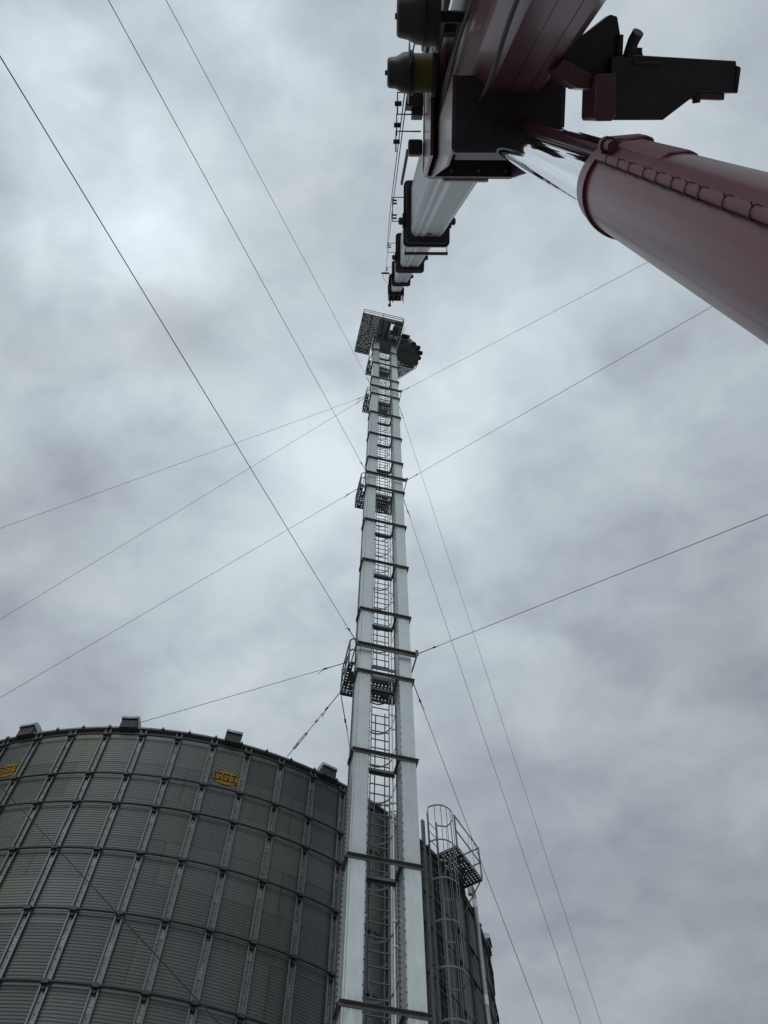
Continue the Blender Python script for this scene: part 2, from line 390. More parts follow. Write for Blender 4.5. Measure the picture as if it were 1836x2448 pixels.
# outside stiffeners: open channels with lips, bolts and lighter splice plates
RING_H = [17.03, 15.66, 14.757, 13.445, 11.96, 10.45, 8.95, 7.45, 5.95, 4.45, 2.95, 1.45, 0.0]
for k in range(NST):
    ang = A0+k*DA; ang = (ang+180) % 360-180
    vis = -112 < ang < 12
    fr = CF(ang); s = MB(); w, d, l = 0.048, 0.055, 0.030; th = 0.006; zt, zb = H(HE)-0.06, 0.0
    r0 = RW+0.014
    prof = [(-w-l, r0+d), (-w, r0+d), (-w, r0), (w, r0), (w, r0+d), (w+l, r0+d), (w+l, r0+d-th), (w+th, r0+d-th), (w+th, r0-th), (-w-th, r0-th), (-w-th, r0+d-th), (-w-l, r0+d-th)]
    n = len(s.v)
    for z_ in (zb, zt):
        for t, r_ in prof: s.v.append(tuple(fr(t, r_, z_)))
    K = len(prof)
    for i in range(K): j = (i+1) % K; s.face([n+i, n+j, n+K+j, n+K+i])
    if vis:
        z_ = zt-0.2
        while z_ > H(7.5):                                  # bolt heads down the channel
            s.box(fr, -0.008, 0.008, r0, r0+0.012, z_-0.008, z_+0.008, 2); z_ -= 0.21
        for rh in RING_H[:7]:
            ln = random.uniform(0.22, 0.34); o_ = random.uniform(0.10, 0.2)
            z0 = H(rh)-o_-ln if random.random() < 0.5 else H(rh)-random.uniform(0.75, 1.0)
            s.box(fr, -w+0.012, w-0.012, r0+0.001, r0+0.007, z0, z0+ln, 1)
            for q in range(4): s.box(fr, -0.008, 0.008, r0+0.007, r0+0.014, z0+ln*(q+.5)/4-0.008, z0+ln*(q+.5)/4+0.008, 2)
    obj('stiffener', s, ['stiffener', 'splice', 'bolt'], binn)
# wind rings with their clamps on every stiffener
for rh in RING_H:
    m = MB(); rad = RW+0.011+0.062+0.032
    m.tube([cyl(A0+i*DA/2, rad, H(rh)) for i in range(NST*2)], 0.024, 6, closed=True)
    for k in range(NST):
        fr = CF(A0+k*DA)
        m.box(fr, -0.060, 0.060, rad-0.032, rad+0.028, H(rh)-0.045, H(rh)+0.03)
        m.box(fr, -0.035, 0.035, rad-0.085, rad-0.028, H(rh)-0.10, H(rh)-0.04)
        m.box(fr, -0.016, 0.016, rad-0.07, rad-0.02, H(rh)-0.13, H(rh)-0.10)
    obj('wind_ring', m, 'wind_ring', binn)
# two oval emblems on the top course
def emblem(ac, hc, label, aw=2.05, hh=0.235):
    m = MB(); nu, nv = 132, 62
    G = {'G': ["01111", "11000", "10000", "10011", "10001", "11001", "01111"],
         'S': ["11111", "10001", "10000", "11111", "00001", "10001", "11111"],
         'I': ["11111", "00100", "00100", "00100", "00100", "00100", "11111"]}
    G['G'] = ["11111", "10001", "10000", "10111", "10001", "10001", "11111"]
    def colour(x, y):                                       # x, y in -1..1
        e = x*x+y*y
        if e > 1: return None
        if e > 0.90: return 1
        if e > 0.80: return 0
        for i, ch in enumerate('GSI'):
            x0 = -0.80+i*0.56; u_ = (x-x0)/0.46; v_ = (0.50-y)/1.0
            if 0 <= u_ < 1 and 0 <= v_ < 1 and G[ch][int(v_*7)][int(u_*5)] == '1': return 1
        return 0
    idx = {}
    def vert(i, j):
        if (i, j) not in idx:
            ang = ac+aw*(2*i/nu-1); z_ = H(hc)+hh*(2*j/nv-1)
            ph_ = (ztop-z_)/PIT*2*math.pi
            idx[(i, j)] = len(m.v); m.v.append(tuple(cyl(ang, RW+AMP*math.sin(ph_)+0.005, z_)))
        return idx[(i, j)]
    for i in range(nu):
        for j in range(nv):
            c_ = colour(2*(i+.5)/nu-1, 2*(j+.5)/nv-1)
            if c_ is None: continue
            m.face([vert(i, j), vert(i+1, j), vert(i+1, j+1), vert(i, j+1)], c_)
    tag(obj('emblem', m, ['logo_yellow', 'logo_black'], binn), label)
emblem(-72.55, 16.12, 'yellow oval emblem with black letters, between two ribs nearer the tower')
emblem(-102.95, 16.12, 'yellow oval emblem with black letters at the far left')
# roof vents: gooseneck hoods standing along the eave
v0 = None
for k in range(24):
    ang = -102.9+15*k; fr = CF(ang); m = MB(); z0 = H(HE)
    pr = [(9.25, z0+0.22), (9.30, z0+0.42), (9.42, z0+0.50), (9.66, z0+0.50), (9.76, z0+0.46), (9.80, z0+0.38), (9.80, z0+0.20), (9.785, z0+0.20), (9.785, z0+0.36), (9.74, z0+0.10), (9.5, z0+0.08)]
    pr = [(9.20, z0+0.12), (9.24, z0+0.28), (9.36, z0+0.355), (9.58, z0+0.37), (9.72, z0+0.345), (9.79, z0+0.28), (9.80, z0+0.18)]
    wv = 0.20; n = len(m.v); K = len(pr)
    for t in (-wv, wv):
        for r_, z_ in pr: m.v.append(tuple(fr(t, r_, z_)))
    for i in range(K-1): m.face([n+i, n+i+1, n+K+i+1, n+K+i], 0, True)
    m.face([n+i for i in range(K)], 0); m.face([n+K+i for i in range(K)][::-1], 0)
    vent = obj('roof_vent', m, ['vent_metal'], binn, solid=0.006)
    t_ = MB(); t_.box(fr, -wv+0.012, wv-0.012, 9.22, 9.76, z0-0.10, z0+0.19)
    obj('throat', t_, 'vent_dark', vent)

# bin ladder with safety cage and landing by the eave
LA = -37.0; fr = CF(LA)
lad = MB()
for t in (-0.2, 0.2): lad.box(fr, t-0.006, t+0.006, RW+0.20, RW+0.25, 0.3, H(HE+1.0))
z_ = 0.5
while z_ < H(HE+0.95): lad.tube([fr(-0.2, RW+0.225, z_), fr(0.2, RW+0.225, z_)], 0.011, 6); z_ += 0.3048
z_ = 1.0
while z_ < H(HE):
    for t in (-0.2, 0.2): lad.box(fr, t-0.02, t+0.02, RW+0.06, RW+0.205, z_, z_+0.05)
    z_ += 2.4
bl = obj('ladder', lad, 'galv_dark', binn)
cg = MB(); hoop_r = 0.42
def hoop(z_):
    pts = [fr(-0.24, RW+0.22, z_)]+[fr(hoop_r*math.cos(a_), RW+0.40+hoop_r*math.sin(a_), z_) for a_ in [R(180-i*15) for i in range(13)]]+[fr(0.24, RW+0.22, z_)]
    return pts
hz = [HE+0.93-i*1.22 for i in range(13)]
def flat(m, pts, w, t, mi=0):
    """flat bar standing on edge along a path, w high, t thick"""
    K = len(pts); n = len(m.v); up = Vector((0, 0, 1))
    for i, p in enumerate(pts):
        p = Vector(p); a_ = Vector(pts[max(i-1, 0)]); b_ = Vector(pts[min(i+1, K-1)])
        sd_ = (b_-a_).cross(up).normalized()*t/2
        for q in (p-sd_-up*w/2, p+sd_-up*w/2, p+sd_+up*w/2, p-sd_+up*w/2): m.v.append(tuple(q))
    for i in range(K-1):
        A = n+4*i
        for j in range(4): k = (j+1) % 4; m.face([A+j, A+k, A+4+k, A+4+j], mi)
    m.face([n, n+1, n+2, n+3], mi); m.face([n+4*(K-1)+j for j in (3, 2, 1, 0)], mi)
for h_ in hz: flat(cg, hoop(H(h_)), 0.05, 0.008)
for a_ in (155, 132, 110, 90, 70, 48, 25, 0, 180):
    x_, y_ = hoop_r*math.cos(R(a_)), hoop_r*math.sin(R(a_))
    cg.box(fr, x_-0.011, x_+0.011, RW+0.40+y_-0.013, RW+0.40+y_-0.007, H(hz[-1]), H(hz[0])+0.02)
obj('safety_cage', cg, 'galv_mid', bl)

def perf(m, fr, a0, a1, b0, b1, z, pit=0.11, hole=0.42, mi=0, skip=None, keep=None):
    """perforated plate: every cell a square ring round an eight sided hole"""
    na = max(1, round((a1-a0)/pit)); nb = max(1, round((b1-b0)/pit)); da, db = (a1-a0)/na, (b1-b0)/nb
    for i in range(na):
        for j in range(nb):
            x0, y0 = a0+i*da, b0+j*db; cx_, cy_ = x0+da/2, y0+db/2
            if skip and skip(cx_, cy_): continue
            if keep and not keep(cx_, cy_): continue
            n = len(m.v); solidc = random.random() < 0.17
            if solidc:
                for q in ((x0, y0), (x0+da, y0), (x0+da, y0+db), (x0, y0+db)): m.v.append(tuple(fr(q[0], q[1], z)))
                m.face([n, n+1, n+2, n+3], mi); continue
            outer = [(x0, y0), (cx_, y0), (x0+da, y0), (x0+da, cy_), (x0+da, y0+db), (cx_, y0+db), (x0, y0+db), (x0, cy_)]
            hr = min(da, db)*hole/2
            inner = [(cx_+hr*math.cos(R(225+45*q)), cy_+hr*math.sin(R(225+45*q))) for q in range(8)]
            for q in outer+inner: m.v.append(tuple(fr(q[0], q[1], z)))
            for q in range(8): p2 = (q+1) % 8; m.face([n+q, n+p2, n+8+p2, n+8+q], mi)
PA = -31.3; fp = CF(PA)
pm = MB(); perf(pm, fp, -0.68, 0.68, RW+0.08, RW+0.71, H(HE), 0.085, 0.42)
plat = obj('platform', pm, 'tread_plate', binn, solid=0.006)
pr_ = MB()
for a_, b_ in (((-0.68, RW+0.08), (-0.68, RW+0.71)), ((-0.68, RW+0.71), (0.68, RW+0.71)), ((0.68, RW+0.71), (0.68, RW+0.08)), ((0.68, RW+0.08), (-0.68, RW+0.08))):
    flat(pr_, [fp(*a_, H(HE)-0.03), fp(*b_, H(HE)-0.03)], 0.09, 0.012)
for t in (-0.3, 0.3): pr_.box(fp, t-0.02, t+0.02, RW+0.08, RW+0.70, H(HE)-0.06, H(HE)-0.01)
for t in (-0.62, 0.66): pr_.tube([fp(t, RW+0.69, H(HE)-0.04), fp(t, RW+0.09, H(HE)-0.85)], 0.018, 6)
obj('frame', pr_, 'galv_dark', plat)
rl = MB()
for z_ in (0.55, 1.07):
    rl.tube([fp(-0.68, RW+0.71, H(HE)+z_), fp(0.68, RW+0.71, H(HE)+z_), fp(0.68, RW+0.10, H(HE)+z_)], 0.02, 8)
for t, r_ in ((-0.68, RW+0.71), (0.68, RW+0.71), (0.68, RW+0.10)):
    rl.box(fp, t-0.018, t+0.018, r_-0.018, r_+0.018, H(HE), H(HE)+1.09)
rl.tube([fp(0.25, RW+0.71, H(HE)+1.05), fp(0.22, RW+0.74, H(HE)+0.7), fp(0.27, RW+0.72, H(HE)+0.3), fp(0.25, RW+0.73, H(HE)-0.1)], 0.006, 5)
rl.tube([fp(0.02, RW+0.73, H(HE)+1.05), fp(0.0, RW+0.73, H(HE)+0.2)], 0.005, 5)
obj('railing', rl, 'galv_dark', plat)
# roof hand rails beside the ladder head
rr2 = MB()
for t in (-0.42, -0.72):
    f2 = CF(LA-1.0)
    rr2.tube([f2(t, RW+0.05, H(HE)-0.2), f2(t, RW+0.05, H(HE)+0.95), f2(t, RW-1.2, H(HE)+1.6)], 0.017, 6)
    rr2.tube([f2(t, RW+0.05, H(HE)+0.5), f2(t, RW-1.2, H(HE)+1.15)], 0.012, 6)
for q in range(4): rr2.tube([CF(LA-1)(-0.42, RW+0.05-0.3*q, H(HE)+0.5+0.16*q), CF(LA-1)(-0.72, RW+0.05-0.3*q, H(HE)+0.95+0.16*q)], 0.010, 5)
obj('roof_rail', rr2, 'galv_dark', binn)
post = MB(); fq = CF(-38.6); post.box(fq, -0.05, 0.05, RW+0.08, RW+0.14, 0, H(HE)+0.75)
fq = CF(-34.6); post.box(fq, -0.05, 0.05, RW+0.09, RW+0.15, H(4), H(HE)-0.1)
obj('ladder_post', post, 'galv_dark', binn)
# air pipe down the wall with two lighter couplings
pp = MB(); fa = CF(-22.6)
path = [fa(0.0, RW+0.18, 0.2), fa(0, RW+0.18, H(HE)+0.35)]+[fa(-0.18+0.18*math.cos(R(q)), RW+0.18, H(HE)+0.35+0.18*math.sin(R(q))) for q in (20, 45, 70, 90, 110, 135, 160, 180)]+[fa(-0.36, RW+0.18, H(HE)+0.1)]
pp.tube(path, 0.062, 12)
pipe = obj('downpipe', pp, 'galv', binn)
for h_ in (HE-0.05, HE-2.9, HE-5.6):
    cpl = MB(); cpl.lathe(fa(0, RW+0.18, H(h_)), (0, 0, 1), [(0, 0.067), (0.26, 0.067)], 14); obj('coupling', cpl, 'galv_bright', pipe)
# capped conduit beside the tower
cd = MB(); fc = CF(-46.6)
cd.tube([fc(0, RW+0.2, 0.2), fc(0, RW+0.2, H(HE)-0.35)], 0.085, 12)
cd.lathe(fc(0, RW+0.2, H(HE)-0.35), (0, 0, 1), [(0, 0.12), (0.15, 0.12), (0.2, 0.07), (0.21, 0.0)], 16)
for t in (0.16, 0.27): cd.box(fc, t-0.015, t+0.015, RW+0.1, RW+0.2, 0.2, H(HE)-0.3)
for h_ in (16.5, 15.2, 14.0, 12.8, 11.6, 10.4, 9.2): cd.box(fc, -0.1, 0.28, RW+0.02, RW+0.12, H(h_), H(h_)+0.06)
obj('conduit', cd, 'galv', binn)

# ---------------------------------------------------------------- the bucket elevator tower
TX, TY, YAW, TW = -0.688, 12.753, R(-13.43), 1.518
DU = Vector((math.cos(YAW), -math.sin(YAW), 0)); DV = Vector((-DU.y, DU.x, 0))
def T(u, v, z): return Vector((TX, TY, 0))+DU*u+DV*v+Vector((0, 0, z))
tower = thing('elevator_tower', T(TW/2, 0.22, 0), 'tall galvanised bucket elevator with two square legs, caged ladder and landings', 'grain elevator')
TOP = H(54.2); D_ = 0.42
def casing(u0, u1, inner):
    m = MB(); m.box(T, u0, u1, 0.012, D_, 0.0, TOP, 0)
    # folded corner flange with bolts on the inner front edge, lap line near the other edge
    if inner > 0: m.box(T, u1, u1+0.022, 0.006, 0.03, 0, TOP, 1)
    else: m.box(T, u0-0.022, u0, 0.006, 0.03, 0, TOP, 1)
    xb = u1+0.008 if inner > 0 else u0-0.022
    z_ = 0.3
    while z_ < TOP: m.box(T, xb, xb+0.018, -0.008, 0.006, z_, z_+0.022, 2); z_ += 0.235
    xl = u0+0.032 if inner > 0 else u1-0.004
    if inner > 0: m.box(T, xl, xl+0.006, 0.006, 0.0125, 0, TOP, 3)
    # rear flange standing off the side
    m.box(T, u0-0.035, u0, D_-0.03, D_-0.012, 0, TOP, 3)
    m.box(T, u1, u1+0.03, D_-0.03, D_-0.012, 0, TOP, 3)
    z_ = 0.3
    while z_ < TOP*0.5: m.box(T, u0-0.03, u0-0.012, D_-0.045, D_-0.03, z_, z_+0.03, 2); z_ += 0.12
    return m
for (u0, u1, inn, lb) in ((0.052, 0.375, 1, 'left square casing'), (1.135, 1.462, -1, 'right square casing')):
    o = obj('leg_casing', casing(u0, u1, inn), ['casing', 'galv', 'bolt', 'galv_dark'], tower)
# joint bands where the sections of each leg bolt together
SPK = [9.497+3.048*k for k in range(-3, 15)]
first = None
def collar(z_):
    m = MB(); h2 = 0.038; th = 0.009
    def ang_u(u0, u1, v_, out):                 # angle along u; 'out' is the side its flange points to
        m.box(T, u0, u1, v_, v_+th, z_-h2, z_+h2)
        m.box(T, u0, u1, min(v_, v_+out*0.062), max(v_, v_+out*0.062), z_+h2-th, z_+h2)
    def ang_v(u_, v0, v1, out):
        m.box(T, u_, u_+th, v0, v1, z_-h2, z_+h2)
        m.box(T, min(u_, u_+out*0.05), max(u_, u_+out*0.05), v0, v1, z_+h2-th, z_+h2)
    ang_u(0.0, TW, -0.004, -1); ang_u(0.0, TW, D_+0.006, 1)
    ang_v(0.036, 0.002, D_+0.006, -1); ang_v(TW-0.045, 0.002, D_+0.006, 1)
    ang_v(0.38, 0.035, D_+0.006, 1); ang_v(1.10, 0.035, D_+0.006, -1)
    return m
for z_ in SPK:
    o = obj('joint_frame', collar(H(z_)), 'angle_iron', tower)
    if z_ > 0.5 or True:
        b = MB(); b.box(T, 0.38, 1.10, D_+0.075, D_+0.087, H(z_)-0.075, H(z_)+0.075); obj('cross_brace', b, 'galv_dark', o)
# heavier guy beams
GUY = {1: 19.70, 2: 31.92, 3: 44.08}
for l_, z_ in GUY.items():
    m = MB(); z_ = H(z_)
    for v0, v1 in ((-0.10, -0.075), (-0.165, -0.10)):
        m.box(T, -0.06, TW+0.08, v0, v1, z_-(0.07 if v1 == -0.075 else -0.055), z_+0.07)
    m.box(T, -0.06, TW+0.08, D_+0.09, D_+0.11, z_-0.06, z_+0.06)
    for u_ in (-0.06, TW+0.06): m.box(T, u_, u_+0.02, -0.10, D_+0.09, z_-0.06, z_+0.06)
    for u_ in (-0.10, TW+0.02): m.box(T, u_, u_+0.08, -0.18, -0.165, z_-0.1, z_+0.16)
    obj('guy_beam', m, 'angle_iron', tower)
# ladder between the legs
lu0, lu1, lv = 0.545, 0.985, D_+0.12
lm = MB()
def clear(z_):
    return not any(abs(z_-H(L_+d_)) < 0.10 for L_, d_ in ((19.4, 0), (31.6, 0), (43.75, 0), (50.5, 0)))
for u_ in (lu0, lu1): lm.box(T, u_-0.007, u_+0.007, lv-0.028, lv+0.028, 0.3, H(55.2))
z_ = 0.5
while z_ < H(55): lm.tube([T(lu0, lv, z_), T(lu1, lv, z_)], 0.0155, 6); z_ += 0.3048
z_ = 1.2
while z_ < H(54):
    for u_, s_ in ((lu0, -1), (lu1, 1)): lm.box(T, min(u_, u_+s_*0.13), max(u_, u_+s_*0.13), lv-0.02, lv-0.008, z_, z_+0.05, 1)
    z_ += 3.048
lad2 = obj('ladder', lm, ['galv_mid', 'galv_bright'], tower)
cg = MB(); cu = (lu0+lu1)/2+0.03; cr_ = 0.345
def hp(z_): return [T(cu-cr_, lv, z_)]+[T(cu-cr_*math.cos(R(q)), lv+0.30+0.36*math.sin(R(q)), z_) for q in range(0, 181, 15)]+[T(cu+cr_, lv, z_)]
z_ = H(3.2)
while z_ < H(54.5):
    if all(not (H(L_)-0.1 < z_ < H(L_)+1.0) for L_ in (19.4, 31.6, 43.75, 50.5)): flat(cg, hp(z_), 0.055, 0.008)
    z_ += 1.22
for q in (0, 50, 90, 130, 180):
    u_, v_ = cu-cr_*math.cos(R(q)), lv+0.30+0.36*math.sin(R(q))
    segs = [H(2.6), H(18.6), H(20.6), H(30.8), H(32.8), H(42.9), H(44.9), H(49.8), H(51.4), H(54.6)]
    for i in range(0, 10, 2): cg.box(T, u_-0.014, u_+0.014, v_-0.004, v_+0.004, segs[i], segs[i+1])
obj('safety_cage', cg, 'galv_mid', lad2)
cdm = MB(); cdm.tube([T(1.065, D_+0.13, 0.3), T(1.065, D_+0.13, H(53))], 0.017, 8)
z_ = H(2.0)
while z_ < H(53): cdm.box(T, 1.03, 1.13, D_+0.10, D_+0.112, z_, z_+0.05, 0); z_ += 1.524
obj('conduit', cdm, 'galv_bright', tower)
# landings behind the legs, each with a railing on its left and rear
def landing(z_, u0=-0.15, u1=1.30, v0=0.56, v1=1.28, rail=True):
    m = MB()
    def skip(u, v): return lu0-0.02 < u < lu1+0.05 and v < v0+0.0
    perf(m, T, u0, u1, v0, v1, z_, 0.095, 0.42, skip=skip)
    perf(m, T, u0, -0.02, v0-0.28, v0, z_, 0.105, 0.40)
    p = obj('landing', m, 'tread_plate', tower, solid=0.006)
    f = MB()
    f.box(T, 0.38, 1.12, v0-0.03, v0-0.02, z_-0.13, z_+0.02); f.box(T, 0.38, 1.12, v0-0.02, v0+0.06, z_-0.13, z_-0.12)
    f.box(T, 0.38, 1.12, (v0+v1)/2, (v0+v1)/2+0.06, z_-0.10, z_-0.012)
    f.box(T, u0, u1, v1, v1+0.012, z_-0.08, z_+0.05)
    f.box(T, u0-0.012, u0, v0-0.28, v1, z_-0.08, z_+0.06); f.box(T, u1, u1+0.012, v0, v1, z_-0.08, z_+0.06)
    f.tube([T(u0+0.03, v1-0.1, z_-0.05), T(0.05, 0.5, z_-0.9)], 0.02, 6)
    obj('frame', f, 'galv_dark', p)
    if rail:
        r_ = MB(); vs0 = v0-0.28
        for hh_ in (0.55, 1.07):
            r_.tube([T(0.04, vs0-0.05, z_+hh_), T(u0+0.06, vs0-0.05, z_+hh_), T(u0, vs0+0.02, z_+hh_), T(u0, v1-0.06, z_+hh_), T(u0+0.06, v1, z_+hh_), T(u1-0.06, v1, z_+hh_), T(u1, v1-0.06, z_+hh_), T(u1, v0+0.1, z_+hh_)], 0.021, 8)
        for u_, v_ in ((u0, vs0+0.02), (u0, (vs0+v1)/2), (u0, v1), (u1, v1), ((u0+u1)/2, v1), (u1, v0+0.1)):
            r_.box(T, u_-0.02, u_+0.02, v_-0.02, v_+0.02, z_, z_+1.08)
        obj('railing', r_, 'galv_dark', p)
for z_ in (19.35, 31.57, 43.73): landing(H(z_))
landing(H(50.5), v1=1.15)
# head: housing over both legs, service deck, drive, distributor
HZ = H(54.2)
hd = MB()
hd.prism(T, [(-0.02, HZ), (-0.02, HZ+1.0), (0.25, HZ+1.55), (0.76, HZ+1.75), (1.30, HZ+1.55), (1.62, HZ+1.0), (2.05, HZ+0.45), (2.05, HZ-0.1), (1.55, HZ-0.35), (1.55, HZ), (1.2, HZ), (1.05, HZ+0.15), (0.45, HZ+0.15), (0.3, HZ)], -0.08, 0.60, 0, axis=1)
# the frame's second axis is v: swap so the profile lies in (u, z)
hd.v = []; hd.f = []; hd.m = []; hd.sm = []
def TU(u, z, v): return T(u, v, z)
hd.prism(TU, [(-0.02, HZ), (-0.02, HZ+1.0), (0.25, HZ+1.55), (0.76, HZ+1.75), (1.30, HZ+1.55), (1.62, HZ+1.0), (2.05, HZ+0.45), (2.05, HZ-0.1), (1.55, HZ-0.35), (1.55, HZ), (-0.02, HZ)][:-1], -0.08, 0.60, 0)
obj('head_housing', hd, 'galv_dark', tower)
DZ = H(55.0)
m = MB()
perf(m, T, -0.97, 1.60, -1.42, -0.10, DZ, 0.075, 0.36, skip=lambda u, v: 0.86 < u < 1.04 and -1.12 < v < -0.78)
perf(m, T, -0.97, -0.04, -0.10, 1.10, DZ, 0.075, 0.36)
deck = obj('service_deck', m, 'tread_plate', tower, solid=0.006)
f = MB()
for a_, b_ in (((-0.97, -1.42), (1.60, -1.42)), ((1.60, -1.42), (1.60, -0.10)), ((-0.97, 1.10), (-0.97, -1.42)), ((-0.04, 1.10), (-0.97, 1.10)), ((-0.97, -0.10), (1.6, -0.10))):
    flat(f, [T(*a_, DZ-0.05), T(*b_, DZ-0.05)], 0.12, 0.015)
for u_ in (-0.4, 0.2, 1.2): f.box(T, u_-0.03, u_+0.03, -1.40, -0.10, DZ-0.10, DZ-0.012)
f.box(T, 0.40, 0.62, -1.3, -0.1, DZ-0.09, DZ-0.012)
for u_ in (0.1, 1.4): f.tube([T(u_, -1.25, DZ-0.05), T(u_, 0.0, DZ-1.35)], 0.025, 6)
obj('frame', f, 'galv_dark', deck)
r_ = MB()
for hh_ in (0.55, 1.07):
    r_.tube([T(-0.04, 1.10, DZ+hh_), T(-0.91, 1.10, DZ+hh_), T(-0.97, 1.04, DZ+hh_), T(-0.97, -1.36, DZ+hh_), T(-0.91, -1.42, DZ+hh_), T(1.54, -1.42, DZ+hh_), T(1.60, -1.36, DZ+hh_), T(1.60, -0.2, DZ+hh_)], 0.024, 8)
for u_, v_ in ((-0.97, 1.1), (-0.97, 0.25), (-0.97, -0.6), (-0.97, -1.42), (0.3, -1.42), (1.6, -1.42), (1.6, -0.3)): r_.box(T, u_-0.022, u_+0.022, v_-0.022, v_+0.022, DZ, DZ+1.08)
obj('railing', r_, 'galv', deck)
dr = MB()
dr.box(T, 0.30, 0.82, -1.15, -0.35, DZ+0.12, DZ+0.65); dr.lathe(T(1.05, -0.75, DZ+0.45), DU, [(0, 0.2), (0.05, 0.24), (0.42, 0.24), (0.46, 0.15)], 18)
dr.box(T, 0.95, 1.50, -0.70, -0.45, DZ+0.02, DZ+0.2); dr.box(T, 0.30, 0.86, -1.2, -0.12, DZ+0.03, DZ+0.10); dr.box(T, 1.06, 1.5, -1.30, -1.14, DZ+0.03, DZ+0.10)
obj('drive_unit', dr, 'black_paint', tower, bevel=0.02)
# rotary distributor with its ring of outlets
ds = MB(); dc = T(2.25, 0.15, H(53.55)); rad = 0.70
ds.lathe(dc, (0, 0, 1), [(0, rad*0.35), (0.10, rad*1.02), (0.5, rad*1.02), (0.62, rad*0.85), (0.72, 0.30), (0.9, 0.28)], 32)
dist = obj('distributor', ds, 'tread_plate', tower)
ch_ = MB(); ch_.prism(T, [(1.48, -0.62), (1.95, -0.66), (2.30, -0.52), (2.62, -0.30), (2.40, 0.1), (1.48, 0.3)], H(53.9), H(54.9), 0)
ch_.prism(T, [(1.60, 0.2), (2.1, 0.2), (2.1, 0.62), (1.60, 0.62)], H(53.4), H(55.2), 0)
obj('discharge_hood', ch_, 'tread_plate', tower, bevel=0.02)
mt = MB(); mt.lathe(T(1.62, -0.72, H(54.3)), DU, [(0, 0.10), (0.03, 0.15), (0.40, 0.15), (0.45, 0.08)], 14); mt.box(T, 1.6, 2.1, -0.9, -0.78, H(54.0), H(54.12))
obj('motor', mt, 'black_paint', tower)
for (a_, b_) in (((1.75, -1.05, 55.4), (1.30, -0.04, 51.6)), ((2.12, -0.62, 54.4), (2.55, 0.55, 52.9))):
    st = MB(); st.tube([T(a_[0], a_[1], H(a_[2])), T(b_[0], b_[1], H(b_[2]))], 0.018, 6); obj('stay_cable', st, 'galv', tower)
for q in range(7):
    a_ = R(q*27.5-62); e = MB(); dx = Vector((math.cos(a_), math.sin(a_), 0))
    c0 = dc+dx*(rad*0.88)+Vector((0, 0, 0.25)); e.lathe(c0, (dx*0.55+Vector((0, 0, -1))).normalized(), [(0, 0.125), (0.18+0.05*(q%3), 0.125), (0.18+0.05*(q%3), 0.145), (0.22+0.05*(q%3), 0.145), (0.22+0.05*(q%3), 0.12), (0.2, 0.11)], 14)
    obj('outlet', e, 'black_paint', dist)
lp = MB(); zp = H(52.8)
perf(lp, T, 1.50, 2.85, -0.1, 1.62, zp, 0.085, 0.44, keep=lambda u, v: (u-1.9)+(v-0.85)*0.92 < 0.70)
lpo = obj('distributor_deck', lp, 'tread_plate', tower, solid=0.006)
f = MB()
for a_, b_ in (((1.50, 1.62), (1.92, 1.62)), ((1.92, 1.62), (2.85, 0.64)), ((2.85, 0.64), (2.85, -0.1)), ((1.50, -0.1), (1.50, 1.62)), ((1.5, 0.7), (2.8, 0.7))): flat(f, [T(*a_, zp-0.04), T(*b_, zp-0.04)], 0.10, 0.015)
f.tube([T(2.6, 0.6, zp-0.05), T(1.48, 0.4, zp-1.2)], 0.025, 6); f.tube([T(1.7, 1.5, zp-0.05), T(1.48, 0.4, zp-1.2)], 0.025, 6)
obj('frame', f, 'galv_dark', lpo)
# boot at the foot of the legs
m = MB(); m.box(T, -0.1, TW+0.1, -0.1, D_+0.15, 0, 1.1); obj('boot', m, 'galv_dark', tower, bevel=0.02)

# ---------------------------------------------------------------- guy wires
def guy(a, b, label, clampat=0.7, r=0.007, extra=None):
    a, b = Vector(a), Vector(b); m = MB(); d = (b-a); L_ = d.length; dn = d.normalized()
    sag = 0.004*L_*0 + 0.0
    pts = []
    for i in range(13):
        t = i/12; p = a+d*t; p.z -= 4*t*(1-t)*L_*0.0012; pts.append(p)
    m.tube(pts, r, 6)
    w = obj('guy_wire', m, 'cable'); tag(w, label, 'guy wire', 'guy wires')
    c_ = MB()
    c_.tube([a+dn*0.02, a+dn*clampat], 0.012, 6); p = a+dn*clampat
    c_.tube([p-dn*0.05, p+dn*0.05], 0.024, 6)
    side = dn.cross(Vector((0, 0, 1))).normalized(); c_.tube([p, p+dn*0.22+side*0.04-Vector((0, 0, 0.08))], 0.007, 5)
    obj('wire_clamp', c_, 'cable', w)
    return w
tw = lambda u, v, h: T(u, v, H(h))
guy(tw(-0.08, -0.15, 19.75), (-9.5, -19.9, 0), 'lowest wire at upper left, from the first landing to the left picture edge')
guy(tw(-0.08, -0.15, 31.97), (-9.5, -19.6, 0), 'middle wire at upper left, from the second landing to the top edge')
guy(tw(-0.08, -0.15, 44.13), (-9.5, -19.0, 0), 'steepest wire at upper left, from the third landing to the top edge')
guy(tw(TW+0.08, -0.15, 19.72), (26, -13.73, 0), 'wire at right from the lowest landing to the right picture edge')
guy(tw(TW+0.08, -0.15, 31.92), (26, -17.03, 0), 'wire at right from the second landing passing behind the red cylinder')
guy(tw(TW+0.08, -0.15, 44.08), (26, -14.9, 0), 'topmost wire at right, meeting the end of the red cylinder')
guy(tw(TW+0.06, D_+0.1, 19.65), (16, 46.9, 0), 'lowest of three steep wires at lower right, past the caged ladder')
guy(tw(TW+0.06, D_+0.1, 31.87), (16, 48.9, 0), 'middle of three steep wires falling away at lower right')
guy(tw(TW+0.06, D_+0.1, 44.0), (16, 48.7, 0), 'rightmost of three steep wires falling away at lower right')
guy(tw(-0.08, D_+0.1, 31.87), (-40, 24.6, 0), 'wire from the second landing down to the left, above the bin')
